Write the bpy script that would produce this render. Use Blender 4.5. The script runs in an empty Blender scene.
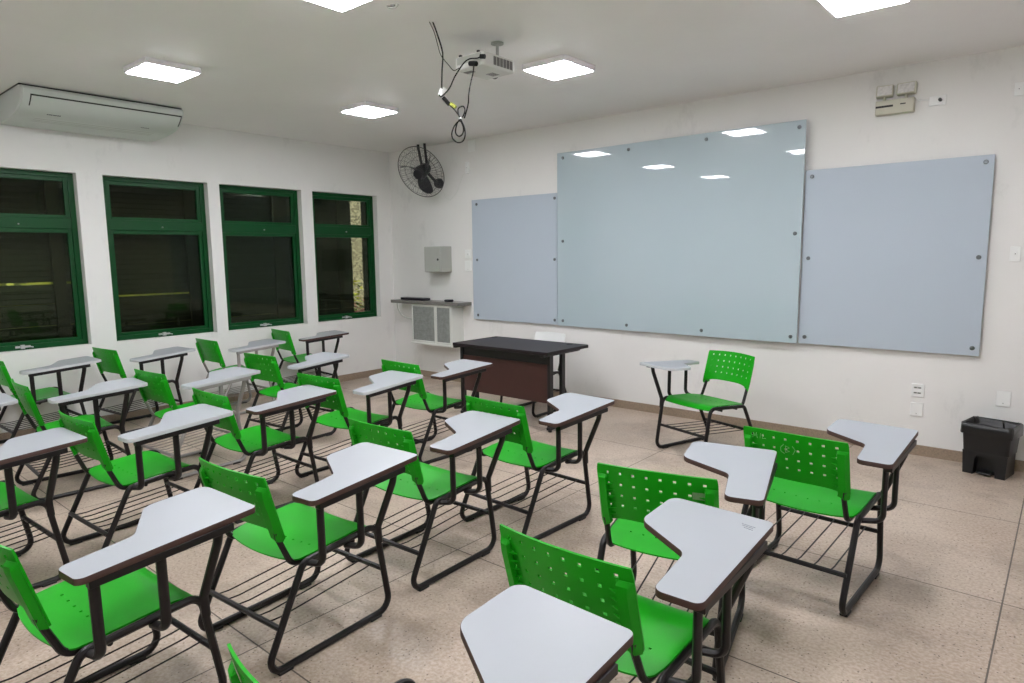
import bpy, bmesh, math, random
from mathutils import Vector, Matrix
random.seed(7)
PI = math.pi
R = math.radians
scene = bpy.context.scene
COL = scene.collection

# ------------------------------------------------------------------ materials
def new_mat(name):
    m = bpy.data.materials.new(name); m.use_nodes = True
    nt = m.node_tree; b = nt.nodes['Principled BSDF']
    return m, nt, b
def setv(b, k, v):
    if k in b.inputs: b.inputs[k].default_value = v
def srgb(r, g, b):
    f = lambda c: (c/255/12.92) if c/255 <= .04045 else ((c/255+.055)/1.055)**2.4
    return (f(r), f(g), f(b), 1)
def simple(name, col, rough=.5, metal=0, var=.06, scale=14, bump=0.0, bscale=200, coat=0, spec=.5):
    m, nt, b = new_mat(name)
    tc = nt.nodes.new('ShaderNodeTexCoord')
    n = nt.nodes.new('ShaderNodeTexNoise'); n.inputs['Scale'].default_value = scale; n.inputs['Detail'].default_value = 4
    nt.links.new(tc.outputs['Object'], n.inputs['Vector'])
    mx = nt.nodes.new('ShaderNodeMix'); mx.data_type = 'RGBA'
    mx.inputs[6].default_value = tuple(c*(1-var) for c in col[:3])+(1,)
    mx.inputs[7].default_value = tuple(min(1, c*(1+var)) for c in col[:3])+(1,)
    nt.links.new(n.outputs['Fac'], mx.inputs[0]); nt.links.new(mx.outputs[2], b.inputs['Base Color'])
    setv(b, 'Roughness', rough); setv(b, 'Metallic', metal); setv(b, 'Coat Weight', coat); setv(b, 'Specular IOR Level', spec)
    if bump:
        n2 = nt.nodes.new('ShaderNodeTexNoise'); n2.inputs['Scale'].default_value = bscale
        nt.links.new(tc.outputs['Object'], n2.inputs['Vector'])
        bp = nt.nodes.new('ShaderNodeBump'); bp.inputs['Strength'].default_value = bump; bp.inputs['Distance'].default_value = .002
        nt.links.new(n2.outputs['Fac'], bp.inputs['Height']); nt.links.new(bp.outputs['Normal'], b.inputs['Normal'])
    return m
M = {}
M['green'] = simple('green_plastic', srgb(18, 155, 15), .38, var=.05, scale=6, bump=.06, bscale=500, spec=.26)
M['white_plastic'] = simple('white_plastic', srgb(226, 228, 226), .4, var=.03)
M['black_steel'] = simple('black_painted_steel', srgb(26, 22, 23), .38, var=.12, scale=30, metal=0, spec=.35)
M['grey_steel'] = simple('grey_painted_steel', srgb(140, 136, 132), .35, var=.08, scale=30)
M['foot_black'] = simple('black_plastic_cap', srgb(28, 27, 28), .5)
M['laminate'] = simple('white_laminate', srgb(164, 168, 173), .36, var=.025, scale=9)
M['brown_edge'] = simple('brown_edge_band', srgb(66, 40, 33), .5, var=.3, scale=40)
M['white_edge'] = simple('white_edge_band', srgb(180, 182, 184), .4, var=.05, scale=30)
M['underside'] = simple('brown_underside', srgb(60, 42, 36), .6, var=.15)
M['desk_wood'] = simple('dark_desk_laminate', srgb(38, 31, 33), .42, var=.1, scale=12, spec=.25)
M['desk_brown'] = simple('dark_brown_board', srgb(70, 42, 38), .42, var=.14, scale=10)
M['desk_steel'] = simple('black_desk_steel', srgb(30, 28, 30), .42)
M['bin'] = simple('black_bin_plastic', srgb(13, 13, 14), .45, var=.1)
M['bag'] = simple('black_bin_bag', srgb(12, 12, 13), .3, var=.15, bump=.6, bscale=40)
M['frame_green'] = simple('green_window_paint', srgb(0, 68, 27), .34, var=.12, scale=8, spec=.3)
M['louver'] = simple('dark_brown_louver', srgb(46, 36, 28), .38, var=.3, scale=18)
M['louver_post'] = simple('brown_louver_post', srgb(58, 48, 43), .5, var=.15)
M['silver'] = simple('silver_latch', srgb(205, 205, 205), .3, metal=.6)
M['chrome'] = simple('steel_standoff', srgb(120, 124, 128), .3, metal=.9)
M['ac_white'] = simple('ac_white_plastic', srgb(206, 212, 208), .4, var=.04, scale=5)
M['ac_dark'] = simple('ac_seam_and_gap_shadow', srgb(40, 42, 40), .5)
M['grey_box'] = simple('grey_painted_box', srgb(172, 174, 167), .45, var=.03)
M['white_paint'] = simple('white_enamel', srgb(220, 222, 216), .4, var=.03)
M['mesh_grey'] = simple('grey_mesh_panel', srgb(142, 146, 142), .6, var=.35, scale=25)
M['granite'] = simple('grey_granite', srgb(118, 116, 112), .3, var=.45, scale=160)
M['fan_black'] = simple('black_fan_plastic', srgb(30, 28, 36), .4)
M['wire'] = simple('dark_guard_wire', srgb(62, 62, 60), .4)
M['cable'] = simple('black_cable', srgb(15, 15, 15), .6, spec=.25)
M['yellow'] = simple('yellow_tag', srgb(186, 190, 84), .5)
M['cream'] = simple('cream_plastic', srgb(200, 197, 180), .45, var=.04)
M['lamp_chrome'] = simple('reflector_silver', srgb(222, 220, 218), .3, var=.3, scale=60, metal=.2)
M['plate'] = simple('white_wall_plate', srgb(236, 237, 235), .35, var=.02)
M['dark_slot'] = simple('dark_slot', srgb(45, 45, 45), .5)
M['proj'] = simple('projector_shell', srgb(214, 214, 210), .45, var=.03)
M['vent'] = simple('projector_vent', srgb(112, 110, 108), .6, var=.2, scale=80)
M['lamp_frame'] = simple('lamp_white_frame', srgb(250, 246, 252), .4, var=.0)
M['tape'] = simple('grey_tape', srgb(120, 160, 112), .4, var=.2, scale=60)
M['scribble'] = simple('pale_marker', srgb(120, 186, 112), .5)
M['mark_grey'] = simple('grey_print', srgb(90, 96, 100), .5)

def emis(name, col, s):
    m, nt, b = new_mat(name)
    setv(b, 'Base Color', (0.9, .9, .9, 1)); setv(b, 'Emission Color', col); setv(b, 'Emission Strength', s)
    return m
LAMP = 30.0
M['led'] = emis('led_diffuser', (.955, .96, 1.015, 1), LAMP)

def wall_mat(name, col, dirt):
    m, nt, b = new_mat(name)
    N = nt.nodes.new; L = nt.links.new
    geo = N('ShaderNodeNewGeometry')
    n1 = N('ShaderNodeTexNoise'); n1.inputs['Scale'].default_value = 1.1; n1.inputs['Detail'].default_value = 5; n1.inputs['Roughness'].default_value = .6
    L(geo.outputs['Position'], n1.inputs['Vector'])
    r1 = N('ShaderNodeValToRGB'); r1.color_ramp.elements[0].position = .3; r1.color_ramp.elements[1].position = .7
    r1.color_ramp.elements[0].color = tuple(c*.955 for c in col[:3])+(1,); r1.color_ramp.elements[1].color = col
    L(n1.outputs['Fac'], r1.inputs['Fac'])
    # scuffs with a shape of their own
    n2 = N('ShaderNodeTexNoise'); n2.inputs['Scale'].default_value = 3.3; n2.inputs['Detail'].default_value = 7; n2.inputs['Roughness'].default_value = .72
    mp = N('ShaderNodeMapping'); mp.inputs['Scale'].default_value = (1, 1, .55); mp.inputs['Location'].default_value = (3, 1, 2)
    L(geo.outputs['Position'], mp.inputs['Vector']); L(mp.outputs['Vector'], n2.inputs['Vector'])
    r2 = N('ShaderNodeValToRGB'); r2.color_ramp.elements[0].position = .58; r2.color_ramp.elements[1].position = .74
    r2.color_ramp.elements[0].color = (0, 0, 0, 1); r2.color_ramp.elements[1].color = (1, 1, 1, 1)
    L(n2.outputs['Fac'], r2.inputs['Fac'])
    mu = N('ShaderNodeMath'); mu.operation = 'MULTIPLY'; mu.inputs[1].default_value = dirt
    L(r2.outputs['Color'], mu.inputs[0])
    mx = N('ShaderNodeMix'); mx.data_type = 'RGBA'; mx.inputs[7].default_value = tuple(c*.62 for c in col[:3])+(1,)
    L(mu.outputs[0], mx.inputs[0]); L(r1.outputs['Color'], mx.inputs[6]); L(mx.outputs[2], b.inputs['Base Color'])
    setv(b, 'Roughness', .55); setv(b, 'Specular IOR Level', .35)
    n3 = N('ShaderNodeTexNoise'); n3.inputs['Scale'].default_value = 90; n3.inputs['Detail'].default_value = 3
    L(geo.outputs['Position'], n3.inputs['Vector'])
    bp = N('ShaderNodeBump'); bp.inputs['Strength'].default_value = .12; bp.inputs['Distance'].default_value = .003
    L(n3.outputs['Fac'], bp.inputs['Height']); L(bp.outputs['Normal'], b.inputs['Normal'])
    return m
M['wall'] = wall_mat('painted_wall', srgb(233, 232, 229), .36)
M['ceiling'] = wall_mat('painted_ceiling', srgb(245, 243, 242), .05)

def floor_mat():
    m, nt, b = new_mat('granilite_floor')
    N = nt.nodes.new; L = nt.links.new
    geo = N('ShaderNodeNewGeometry')
    def noise(s, d=4, r=.55):
        n = N('ShaderNodeTexNoise'); n.inputs['Scale'].default_value = s; n.inputs['Detail'].default_value = d; n.inputs['Roughness'].default_value = r
        L(geo.outputs['Position'], n.inputs['Vector']); return n
    def ramp(src, a, bb, c0, c1):
        r = N('ShaderNodeValToRGB'); r.color_ramp.elements[0].position = a; r.color_ramp.elements[1].position = bb
        r.color_ramp.elements[0].color = c0; r.color_ramp.elements[1].color = c1; L(src, r.inputs['Fac']); return r
    def mix(fac, a, bcol, mode='MIX'):
        x = N('ShaderNodeMix'); x.data_type = 'RGBA'; x.blend_type = mode
        if isinstance(fac, float): x.inputs[0].default_value = fac
        else: L(fac, x.inputs[0])
        L(a, x.inputs[6])
        if isinstance(bcol, tuple): x.inputs[7].default_value = bcol
        else: L(bcol, x.inputs[7])
        return x.outputs[2]
    base = ramp(noise(.9, 5, .6).outputs['Fac'], .3, .72, srgb(160, 139, 120), srgb(199, 181, 163))
    c = base.outputs['Color']
    k1 = ramp(noise(70, 3).outputs['Fac'], .38, .62, srgb(160, 144, 130), srgb(214, 202, 190))
    c = mix(.35, c, k1.outputs['Color'])
    # dark chips
    v = N('ShaderNodeTexVoronoi'); v.inputs['Scale'].default_value = 62; L(geo.outputs['Position'], v.inputs['Vector'])
    r = ramp(v.outputs['Distance'], .14, .26, (1, 1, 1, 1), (0, 0, 0, 1))
    sp = N('ShaderNodeSeparateColor'); L(v.outputs['Color'], sp.inputs['Color'])
    th = N('ShaderNodeMath'); th.operation = 'GREATER_THAN'; th.inputs[1].default_value = .66; L(sp.outputs[0], th.inputs[0])
    mm = N('ShaderNodeMath'); mm.operation = 'MULTIPLY'; L(r.outputs['Color'], mm.inputs[0]); L(th.outputs[0], mm.inputs[1])
    mm2 = N('ShaderNodeMath'); mm2.operation = 'MULTIPLY'; mm2.inputs[1].default_value = .85; L(mm.outputs[0], mm2.inputs[0])
    c = mix(mm2.outputs[0], c, srgb(78, 62, 52))
    # wear stains
    st = ramp(noise(2.1, 8, .68).outputs['Fac'], .5, .72, (0, 0, 0, 1), (1, 1, 1, 1))
    ms = N('ShaderNodeMath'); ms.operation = 'MULTIPLY'; ms.inputs[1].default_value = .6; L(st.outputs['Color'], ms.inputs[0])
    c = mix(ms.outputs[0], c, srgb(112, 96, 84))
    # metal dividing joints, a 1.11 m grid
    sx = N('ShaderNodeSeparateXYZ'); L(geo.outputs['Position'], sx.inputs[0])
    def joint(out, off):
        a = N('ShaderNodeMath'); a.operation = 'ADD'; a.inputs[1].default_value = 11.1*3 - off; L(out, a.inputs[0])
        d = N('ShaderNodeMath'); d.operation = 'PINGPONG'; d.inputs[1].default_value = .555; L(a.outputs[0], d.inputs[0])
        l = N('ShaderNodeMath'); l.operation = 'LESS_THAN'; l.inputs[1].default_value = .0032; L(d.outputs[0], l.inputs[0]); return l.outputs[0]
    jx = joint(sx.outputs[0], 6.695 - 6*1.11); jy = joint(sx.outputs[1], -1.112 + 1.11)
    mj = N('ShaderNodeMath'); mj.operation = 'MAXIMUM'; L(jx, mj.inputs[0]); L(jy, mj.inputs[1])
    mj2 = N('ShaderNodeMath'); mj2.operation = 'MULTIPLY'; mj2.inputs[1].default_value = .9; L(mj.outputs[0], mj2.inputs[0])
    c = mix(mj2.outputs[0], c, srgb(70, 60, 54))
    L(c, b.inputs['Base Color'])
    rr = ramp(noise(3, 5).outputs['Fac'], .3, .7, (.3, .3, .3, 1), (.5, .5, .5, 1)); L(rr.outputs['Color'], b.inputs['Roughness'])
    setv(b, 'Specular IOR Level', .4)
    return m
M['floor'] = floor_mat()
M['baseboard'] = simple('brown_granite_skirting', srgb(150, 132, 114), .45, var=.4, scale=110)

def board_mat(name, col):
    m, nt, b = new_mat(name)
    tc = nt.nodes.new('ShaderNodeTexCoord')
    n = nt.nodes.new('ShaderNodeTexNoise'); n.inputs['Scale'].default_value = 1.3; n.inputs['Detail'].default_value = 5
    nt.links.new(tc.outputs['Object'], n.inputs['Vector'])
    mx = nt.nodes.new('ShaderNodeMix'); mx.data_type = 'RGBA'
    mx.inputs[6].default_value = tuple(c*.95 for c in col[:3])+(1,); mx.inputs[7].default_value = col
    nt.links.new(n.outputs['Fac'], mx.inputs[0]); nt.links.new(mx.outputs[2], b.inputs['Base Color'])
    setv(b, 'Roughness', .28); setv(b, 'Specular IOR Level', .2); setv(b, 'Coat Weight', 1.0); setv(b, 'Coat Roughness', .015)
    return m
M['board'] = board_mat('glass_board_pale_aqua', srgb(180, 196, 203))
M['board_side'] = board_mat('glass_board_pale_blue', srgb(183, 194, 205))
M['board_edge'] = simple('glass_edge', srgb(70, 84, 92), .2)

def pane_mat():
    m = bpy.data.materials.new('window_glass'); m.use_nodes = True
    nt = m.node_tree; nt.nodes.clear(); N = nt.nodes.new
    out = N('ShaderNodeOutputMaterial'); mx = N('ShaderNodeMixShader'); tr = N('ShaderNodeBsdfTransparent'); gl = N('ShaderNodeBsdfGlossy')
    tr.inputs['Color'].default_value = (.60, .66, .54, 1); gl.inputs['Roughness'].default_value = .03; gl.inputs['Color'].default_value = (.50, .54, .44, 1)
    fr = N('ShaderNodeFresnel'); fr.inputs['IOR'].default_value = 1.5
    nt.links.new(fr.outputs[0], mx.inputs[0]); nt.links.new(tr.outputs[0], mx.inputs[1]); nt.links.new(gl.outputs[0], mx.inputs[2])
    nt.links.new(mx.outputs[0], out.inputs['Surface']); return m
M['pane'] = pane_mat()

def outside_mat():
    m, nt, b = new_mat('sunlit_pebbledash_and_flowers')
    N = nt.nodes.new; L = nt.links.new
    geo = N('ShaderNodeNewGeometry')
    n = N('ShaderNodeTexNoise'); n.inputs['Scale'].default_value = 46; n.inputs['Detail'].default_value = 6; n.inputs['Roughness'].default_value = .75
    L(geo.outputs['Position'], n.inputs['Vector'])
    r = N('ShaderNodeValToRGB'); r.color_ramp.elements[0].position = .43; r.color_ramp.elements[1].position = .57
    r.color_ramp.elements[0].color = srgb(96, 70, 54); r.color_ramp.elements[1].color = srgb(250, 222, 202)
    L(n.outputs['Fac'], r.inputs['Fac']); L(r.outputs['Color'], b.inputs['Base Color']); setv(b, 'Roughness', .9)
    return m
M['outside'] = outside_mat()
M['ground'] = simple('outside_soil', srgb(90, 84, 60), .9, var=.4, scale=8)
M['pink'] = simple('pink_petals', srgb(235, 130, 140), .6, var=.3, scale=40)
M['yellow_flower'] = simple('yellow_petals', srgb(228, 216, 70), .6, var=.3, scale=40)
M['leaf'] = simple('leaf_green', srgb(80, 110, 40), .6, var=.4, scale=30)

# ------------------------------------------------------------------ mesh building
class MB:
    def __init__(s): s.v = []; s.f = []; s.m = []
    def add(s, vs, fs, mi=0, X=None):
        b = len(s.v)
        for p in vs:
            p = Vector(p); s.v.append(X @ p if X else p)
        for f in fs: s.f.append(tuple(b+i for i in f)); s.m.append(mi)
        return s
    def box(s, lo, hi, mi=0, X=None):
        (a, b, c), (d, e, f) = lo, hi
        vs = [(a,b,c),(d,b,c),(d,e,c),(a,e,c),(a,b,f),(d,b,f),(d,e,f),(a,e,f)]
        return s.add(vs, [(0,3,2,1),(4,5,6,7),(0,1,5,4),(1,2,6,5),(2,3,7,6),(3,0,4,7)], mi, X)
    def tube(s, pts, r, n=8, closed=False, mi=0, X=None, sx=1.0, ref=None):
        P = [Vector(p) for p in pts]; k = len(P)
        T = []
        for i in range(k):
            a = P[(i-1) % k] if (closed or i > 0) else P[i]; b = P[(i+1) % k] if (closed or i < k-1) else P[i]
            T.append((b-a).normalized())
        up = Vector(ref) if ref else Vector((0, 0, 1))
        if abs(T[0].dot(up)) > .95: up = Vector((1, 0, 0))
        A = (up - T[0]*up.dot(T[0])).normalized(); vs = []
        for i in range(k):
            A = (A - T[i]*A.dot(T[i])).normalized(); B = T[i].cross(A)
            for j in range(n):
                t = 2*PI*j/n; vs.append(P[i] + A*(r*math.cos(t)) + B*(r*sx*math.sin(t)))
        fs = []
        for i in range(k if closed else k-1):
            for j in range(n):
                a = i*n+j; b = i*n+(j+1) % n; c = ((i+1) % k)*n+(j+1) % n; d = ((i+1) % k)*n+j
                fs.append((a, b, c, d))
        if not closed:
            fs.append(tuple(range(n-1, -1, -1))); fs.append(tuple((k-1)*n+j for j in range(n)))
        return s.add(vs, fs, mi, X)
    def prism(s, poly, z0, z1, mi=0, X=None, mi_top=None):
        n = len(poly)
        g = lambda z, p: z(p) if callable(z) else z
        vs = [(p[0], p[1], g(z0, p)) for p in poly]+[(p[0], p[1], g(z1, p)) for p in poly]
        s.add(vs, [tuple(range(n-1, -1, -1))]+[(i, (i+1) % n, n+(i+1) % n, n+i) for i in range(n)], mi, X)
        return s.add([vs[n+i] for i in range(n)], [tuple(range(n))], mi if mi_top is None else mi_top, X)
    def lathe(s, prof, n=20, X=None, mi=0):
        vs = []; fs = []; k = len(prof)
        for (r, z) in prof:
            for j in range(n): vs.append((r*math.cos(2*PI*j/n), r*math.sin(2*PI*j/n), z))
        for i in range(k-1):
            for j in range(n): fs.append((i*n+j, i*n+(j+1) % n, (i+1)*n+(j+1) % n, (i+1)*n+j))
        if prof[0][0] > 1e-6: fs.append(tuple(range(n-1, -1, -1)))
        if prof[-1][0] > 1e-6: fs.append(tuple((k-1)*n+j for j in range(n)))
        return s.add(vs, fs, mi, X)
    def shell(s, fn, us, vs_, keep, th, mi=0, X=None):
        nu, nv = len(us), len(vs_)
        G = [[Vector(fn(u, v)) for v in vs_] for u in us]
        NN = [[None]*nv for _ in us]
        for i in range(nu):
            for j in range(nv):
                du = G[min(i+1, nu-1)][j]-G[max(i-1, 0)][j]; dv = G[i][min(j+1, nv-1)]-G[i][max(j-1, 0)]
                NN[i][j] = du.cross(dv).normalized()
        V = []
        idx = lambda i, j, k: (i*nv+j)*2+k
        for i in range(nu):
            for j in range(nv): V += [G[i][j], G[i][j]-NN[i][j]*th]
        K = [[keep(i, j) for j in range(nv-1)] for i in range(nu-1)]
        k_ = lambda i, j: 0 <= i < nu-1 and 0 <= j < nv-1 and K[i][j]
        F = []
        for i in range(nu-1):
            for j in range(nv-1):
                if not K[i][j]: continue
                F.append((idx(i,j,0), idx(i+1,j,0), idx(i+1,j+1,0), idx(i,j+1,0)))
                F.append((idx(i,j+1,1), idx(i+1,j+1,1), idx(i+1,j,1), idx(i,j,1)))
                for (a, b, ok) in (((i,j),(i+1,j),k_(i,j-1)), ((i+1,j),(i+1,j+1),k_(i+1,j)), ((i+1,j+1),(i,j+1),k_(i,j+1)), ((i,j+1),(i,j),k_(i-1,j))):
                    if not ok: F.append((idx(*b,0), idx(*a,0), idx(*a,1), idx(*b,1)))
        return s.add(V, F, mi, X)
    def build(s, name, mats, parent=None, bevel=0, smooth=35, seg=2):
        me = bpy.data.meshes.new(name); me.from_pydata([tuple(v) for v in s.v], [], s.f)
        for m in (mats if isinstance(mats, (list, tuple)) else [mats]): me.materials.append(m)
        me.polygons.foreach_set('material_index', s.m)
        bm = bmesh.new(); bm.from_mesh(me)
        bmesh.ops.remove_doubles(bm, verts=bm.verts, dist=1e-6)
        bmesh.ops.recalc_face_normals(bm, faces=bm.faces)
        if bevel:
            ed = [e for e in bm.edges if len(e.link_faces) == 2 and e.calc_face_angle(0) > R(30)]
            bv = bmesh.ops.bevel(bm, geom=ed, offset=bevel, segments=seg, profile=.5, affect='EDGES', clamp_overlap=True); bvf = [f for f in bv['faces'] if f.is_valid]
            for f in bm.faces: f.smooth = False
            for f in bvf: f.smooth = True
        loose = [v for v in bm.verts if not v.link_faces]
        if loose: bmesh.ops.delete(bm, geom=loose, context='VERTS')
        bm.to_mesh(me); bm.free(); me.update()
        if bevel and smooth: pass
        elif smooth:
            me.shade_smooth(); me.set_sharp_from_angle(angle=R(smooth))
        o = bpy.data.objects.new(name, me); COL.objects.link(o)
        if parent: o.parent = parent
        return o

def fillet(pts, rad, closed=False, n=5):
    """polyline -> polyline with rounded corners (works in 2D or 3D)"""
    P = [Vector(p) for p in pts]; k = len(P); out = []
    rr = rad if isinstance(rad, (list, tuple)) else [rad]*k
    for i in range(k):
        if (not closed and i in (0, k-1)) or rr[i] <= 0: out.append(P[i]); continue
        a = P[i-1]-P[i]; b = P[(i+1) % k]-P[i]; la, lb = a.length, b.length; a.normalize(); b.normalize()
        ang = a.angle(b)
        if ang > PI-.02: out.append(P[i]); continue
        d = min(rr[i]/math.tan(ang/2), la*.49, lb*.49); r = d*math.tan(ang/2)
        bis = (a+b).normalized(); c = P[i]+bis*(r/math.sin(ang/2))
        p0, p1 = P[i]+a*d, P[i]+b*d
        v0, v1 = (p0-c), (p1-c)
        for t in range(n+1):
            q = v0.normalized().slerp(v1.normalized(), t/n)*v0.length if v0.length > 1e-9 else v0
            out.append(c+q)
    return out
def fillet2(pts, rad, n=6):
    k = fillet([(p[0], p[1], 0) for p in pts], rad, True, n)
    return [(p.x, p.y) for p in k]

def tag(o, label, cat, group=None, kind=None):
    if label: o['label'] = label
    if cat: o['category'] = cat
    if group: o['group'] = group
    if kind: o['kind'] = kind
    return o
def empty(name, loc=(0, 0, 0), rz=0):
    o = bpy.data.objects.new(name, None); o.empty_display_size = .1; COL.objects.link(o)
    o.location = loc; o.rotation_euler = (0, 0, rz); return o
KIDS = {}
def copy_tree(o, parent=None):
    c = o.copy(); COL.objects.link(c); c.parent = parent
    for ch in o.children: copy_tree(ch, c)
    return c
def structure(o):
    o['kind'] = 'structure'; return o

# ------------------------------------------------------------------ room shell
HC, RX, RY = 2.85, 7.8, -7.1
WT = .2
def slab(name, lo, hi, m, bevel=0):
    return structure(MB().box(lo, hi).build(name, m, bevel=bevel, smooth=0))
slab('floor', (-.0, RY, -.1), (RX, 0, 0), M['floor'])
slab('ceiling', (-WT, RY-WT, HC), (RX+WT, WT, HC+.12), M['ceiling'])
slab('wall_front', (-WT, 0, -.1), (RX+WT, WT, HC), M['wall'])
slab('wall_right', (RX, RY, -.1), (RX+WT, 0, HC), M['wall'])
slab('wall_back', (-WT, RY-WT, -.1), (RX+WT, RY, HC), M['wall'])
WZ0, WZ1 = .756, 2.292
WY = [(-4.50, -3.582), (-3.325, -2.409), (-2.2415, -1.331), (-1.1404, -.2507)]
OPEN = [(a-.018, b+.028) for a, b in WY]
ys = [RY]+[y for o in OPEN for y in o]+[0.0]; zs = [-.1, WZ0, WZ1, HC]
mb = MB()
mb.shell(lambda u, v: (0, u, v), ys, zs, lambda i, j: not (j == 1 and i % 2 == 1), WT)
structure(mb.build('wall_left', M['wall'], smooth=0))
bt, bh = .014, .078
slab('baseboard_left', (0, RY, 0), (bt, 0, bh), M['baseboard'])
slab('baseboard_front', (bt, -bt, 0), (RX, 0, bh), M['baseboard'])
slab('baseboard_right', (RX-bt, RY, 0), (RX, -bt, bh), M['baseboard'])
slab('baseboard_back', (bt, RY, 0), (RX-bt, RY+bt, bh), M['baseboard'])

# outside: ground and a pebbledash garden wall
structure(MB().box((-6, -9, -.35), (-WT, 3, -.25)).build('ground', M['ground'], smooth=0))
structure(MB().box((-2.3, -9, -.25), (-2.1, 3, 2.9)).build('wall_outside', M['outside'], smooth=0))

# ------------------------------------------------------------------ windows
def window(n, y0, y1):
    xf, xb = -.08, -.135
    g = M['frame_green']
    mb = MB(); w = .045
    zt0, zt1 = 1.80, 1.895            # transom
    mb.box((xb, y0, WZ0), (xf, y0+w, WZ1)); mb.box((xb, y1-w, WZ0), (xf, y1, WZ1))
    mb.box((xb, y0+w, WZ0), (xf, y1-w, WZ0+.045)); mb.box((xb, y0+w, WZ1-.04), (xf, y1-w, WZ1))
    mb.box((xb, y0+w, zt0), (xf, y1-w, zt1))
    root = mb.build('window_%d' % n, g, bevel=.004)
    structure(root)
    for (a, b) in ((WZ0+.045, zt0), (zt1, WZ1-.04)):
        s = .035; yy0, yy1 = y0+w, y1-w
        m2 = MB()
        m2.box((xb+.01, yy0, a), (xf-.012, yy0+s, b)); m2.box((xb+.01, yy1-s, a), (xf-.012, yy1, b))
        m2.box((xb+.01, yy0+s, a), (xf-.012, yy1-s, a+s*.8)); m2.box((xb+.01, yy0+s, b-s), (xf-.012, yy1-s, b))
        sa = m2.build('sash', g, root, bevel=.003)
        MB().box((-.114, yy0+s-.004, a+s*.8-.004), (-.110, yy1-s+.004, b-s+.004)).build('pane', M['pane'], sa, smooth=0)
    yc = (y0+y1)/2-.02
    m3 = MB(); m3.box((xf, yc-.055, WZ0+.018), (xf+.008, yc+.055, WZ0+.036)); m3.box((xf+.008, yc-.02, WZ0+.012), (xf+.03, yc+.01, WZ0+.045))
    m3.tube([(xf+.02, yc+.0, WZ0+.03), (xf+.03, yc+.05, WZ0+.026), (xf+.03, yc+.07, WZ0+.02)], .006, 6)
    m3.build('latch', M['silver'], root, bevel=.002)
    m4 = MB().lathe([(.006, 0), (.006, .012), (.003, .016)], 10, Matrix.Translation((xf, yc+.06, zt0+.035)) @ Matrix.Rotation(PI/2, 4, 'Y'))
    m4.build('knob', M['silver'], root)
for i, (a, b) in enumerate(OPEN): window(i+1, a, b)

# louver screens standing outside each window
def louver_screen(idx, y0, y1, label, gaps, spans, posts):
    root = empty('louver_screen', (-.38, (y0+y1)/2, WZ0-.15)); tag(root, label, 'louver screen', 'louver screens outside the windows')
    oy = (y0+y1)/2
    pitch, w = .05, .064
    n = int(1.85/pitch)
    for (sa, sb) in spans:
        for k in range(n):
            z = .05+k*pitch
            tilt = 68 + random.uniform(-3, 3)
            z += gaps.get(k, 0)
            X = Matrix.Translation((0, 0, z)) @ Matrix.Rotation(R(tilt), 4, 'Y')
            MB().box((-w/2, sa-oy, -.004), (w/2, sb-oy, .004), 0, X).build('slat', M['louver'], root, bevel=.0015, seg=1)
    for (pa, pb) in posts:
        MB().box((.05, pa-oy, 0), (.085, pb-oy, 1.9)).build('post', M['louver_post'], root, bevel=.004)
    # foot rail that carries the screen on the sill bracket
    MB().box((-.05, y0-oy, -.03), (.09, y1-oy, 0.0)).build('rail', M['louver_post'], root, bevel=.004)
    MB().box((-.05, y0-oy, 1.9), (.09, y1-oy, 1.93)).build('rail', M['louver_post'], root, bevel=.004)
    MB().box((-.03, y0-oy+.1, -.86), (.03, y0-oy+.16, -.03)).build('stand', M['louver_post'], root)
    MB().box((-.03, y1-oy-.16, -.86), (.03, y1-oy-.1, -.03)).build('stand', M['louver_post'], root)
louver_screen(0, -4.95, -3.40, 'dark brown louver screen outside the window below the air conditioner, one slat open', {13: -.033, 9: -.014, 8: -.016, 5: -.015, 2: -.014}, [(-4.95, -3.40)], [(-3.72, -3.62)])
louver_screen(1, -3.38, -2.28, 'dark brown slatted louver screen outside the second window from the air conditioner', {10: -.030, 7: -.012, 4: -.014, 2: -.014}, [(-3.38, -2.28)], [(-2.50, -2.37)])
louver_screen(2, -2.26, -1.20, 'dark brown slatted louver screen outside the third window from the air conditioner', {10: -.012, 4: -.014, 3: -.014}, [(-2.26, -1.20)], [(-1.50, -1.32)])
louver_screen(3, -1.18, .20, 'dark brown louver screen with an open vertical gap, outside the window beside the corner', {7: -.013, 4: -.014, 2: -.015}, [(-1.18, -.360), (-.190, .20)], [(-.62, -.56)])

hd = MB(); rnd = random.Random(11)
loft_ = [[(-1.75, -8, -.25), (-1.45, -8, -.25), (-1.45, -.9, -.25), (-1.75, -.9, -.25)], [(-1.72, -7.9, 2.0), (-1.5, -7.9, 2.0), (-1.5, -.95, 2.0), (-1.72, -.95, 2.0)]]
hd.add(loft_[0]+loft_[1], [(0, 1, 2, 3), (4, 5, 6, 7), (0, 1, 5, 4), (1, 2, 6, 5), (2, 3, 7, 6), (3, 0, 4, 7)])
for k in range(5200):
    X = Matrix.Translation((rnd.uniform(-1.48, -1.36), rnd.uniform(-7.9, -.9), rnd.uniform(-.2, 2.1))) @ Matrix.Rotation(rnd.uniform(0, 2*PI), 4, 'Z') @ Matrix.Rotation(rnd.uniform(-.9, .9), 4, 'X')
    hd.add([(-.05, 0, 0), (0, -.022, .008), (.05, 0, 0), (0, .022, .008)], [(0, 1, 2, 3)], 0, X)
M['hedge'] = simple('yellow_green_leaves', srgb(186, 184, 84), .55, var=.4, scale=14)
tag(hd.build('hedge', M['hedge'], smooth=0), 'sunlit yellow-green hedge glimpsed through the slits between louver slats', 'hedge', None, 'stuff')
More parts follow.
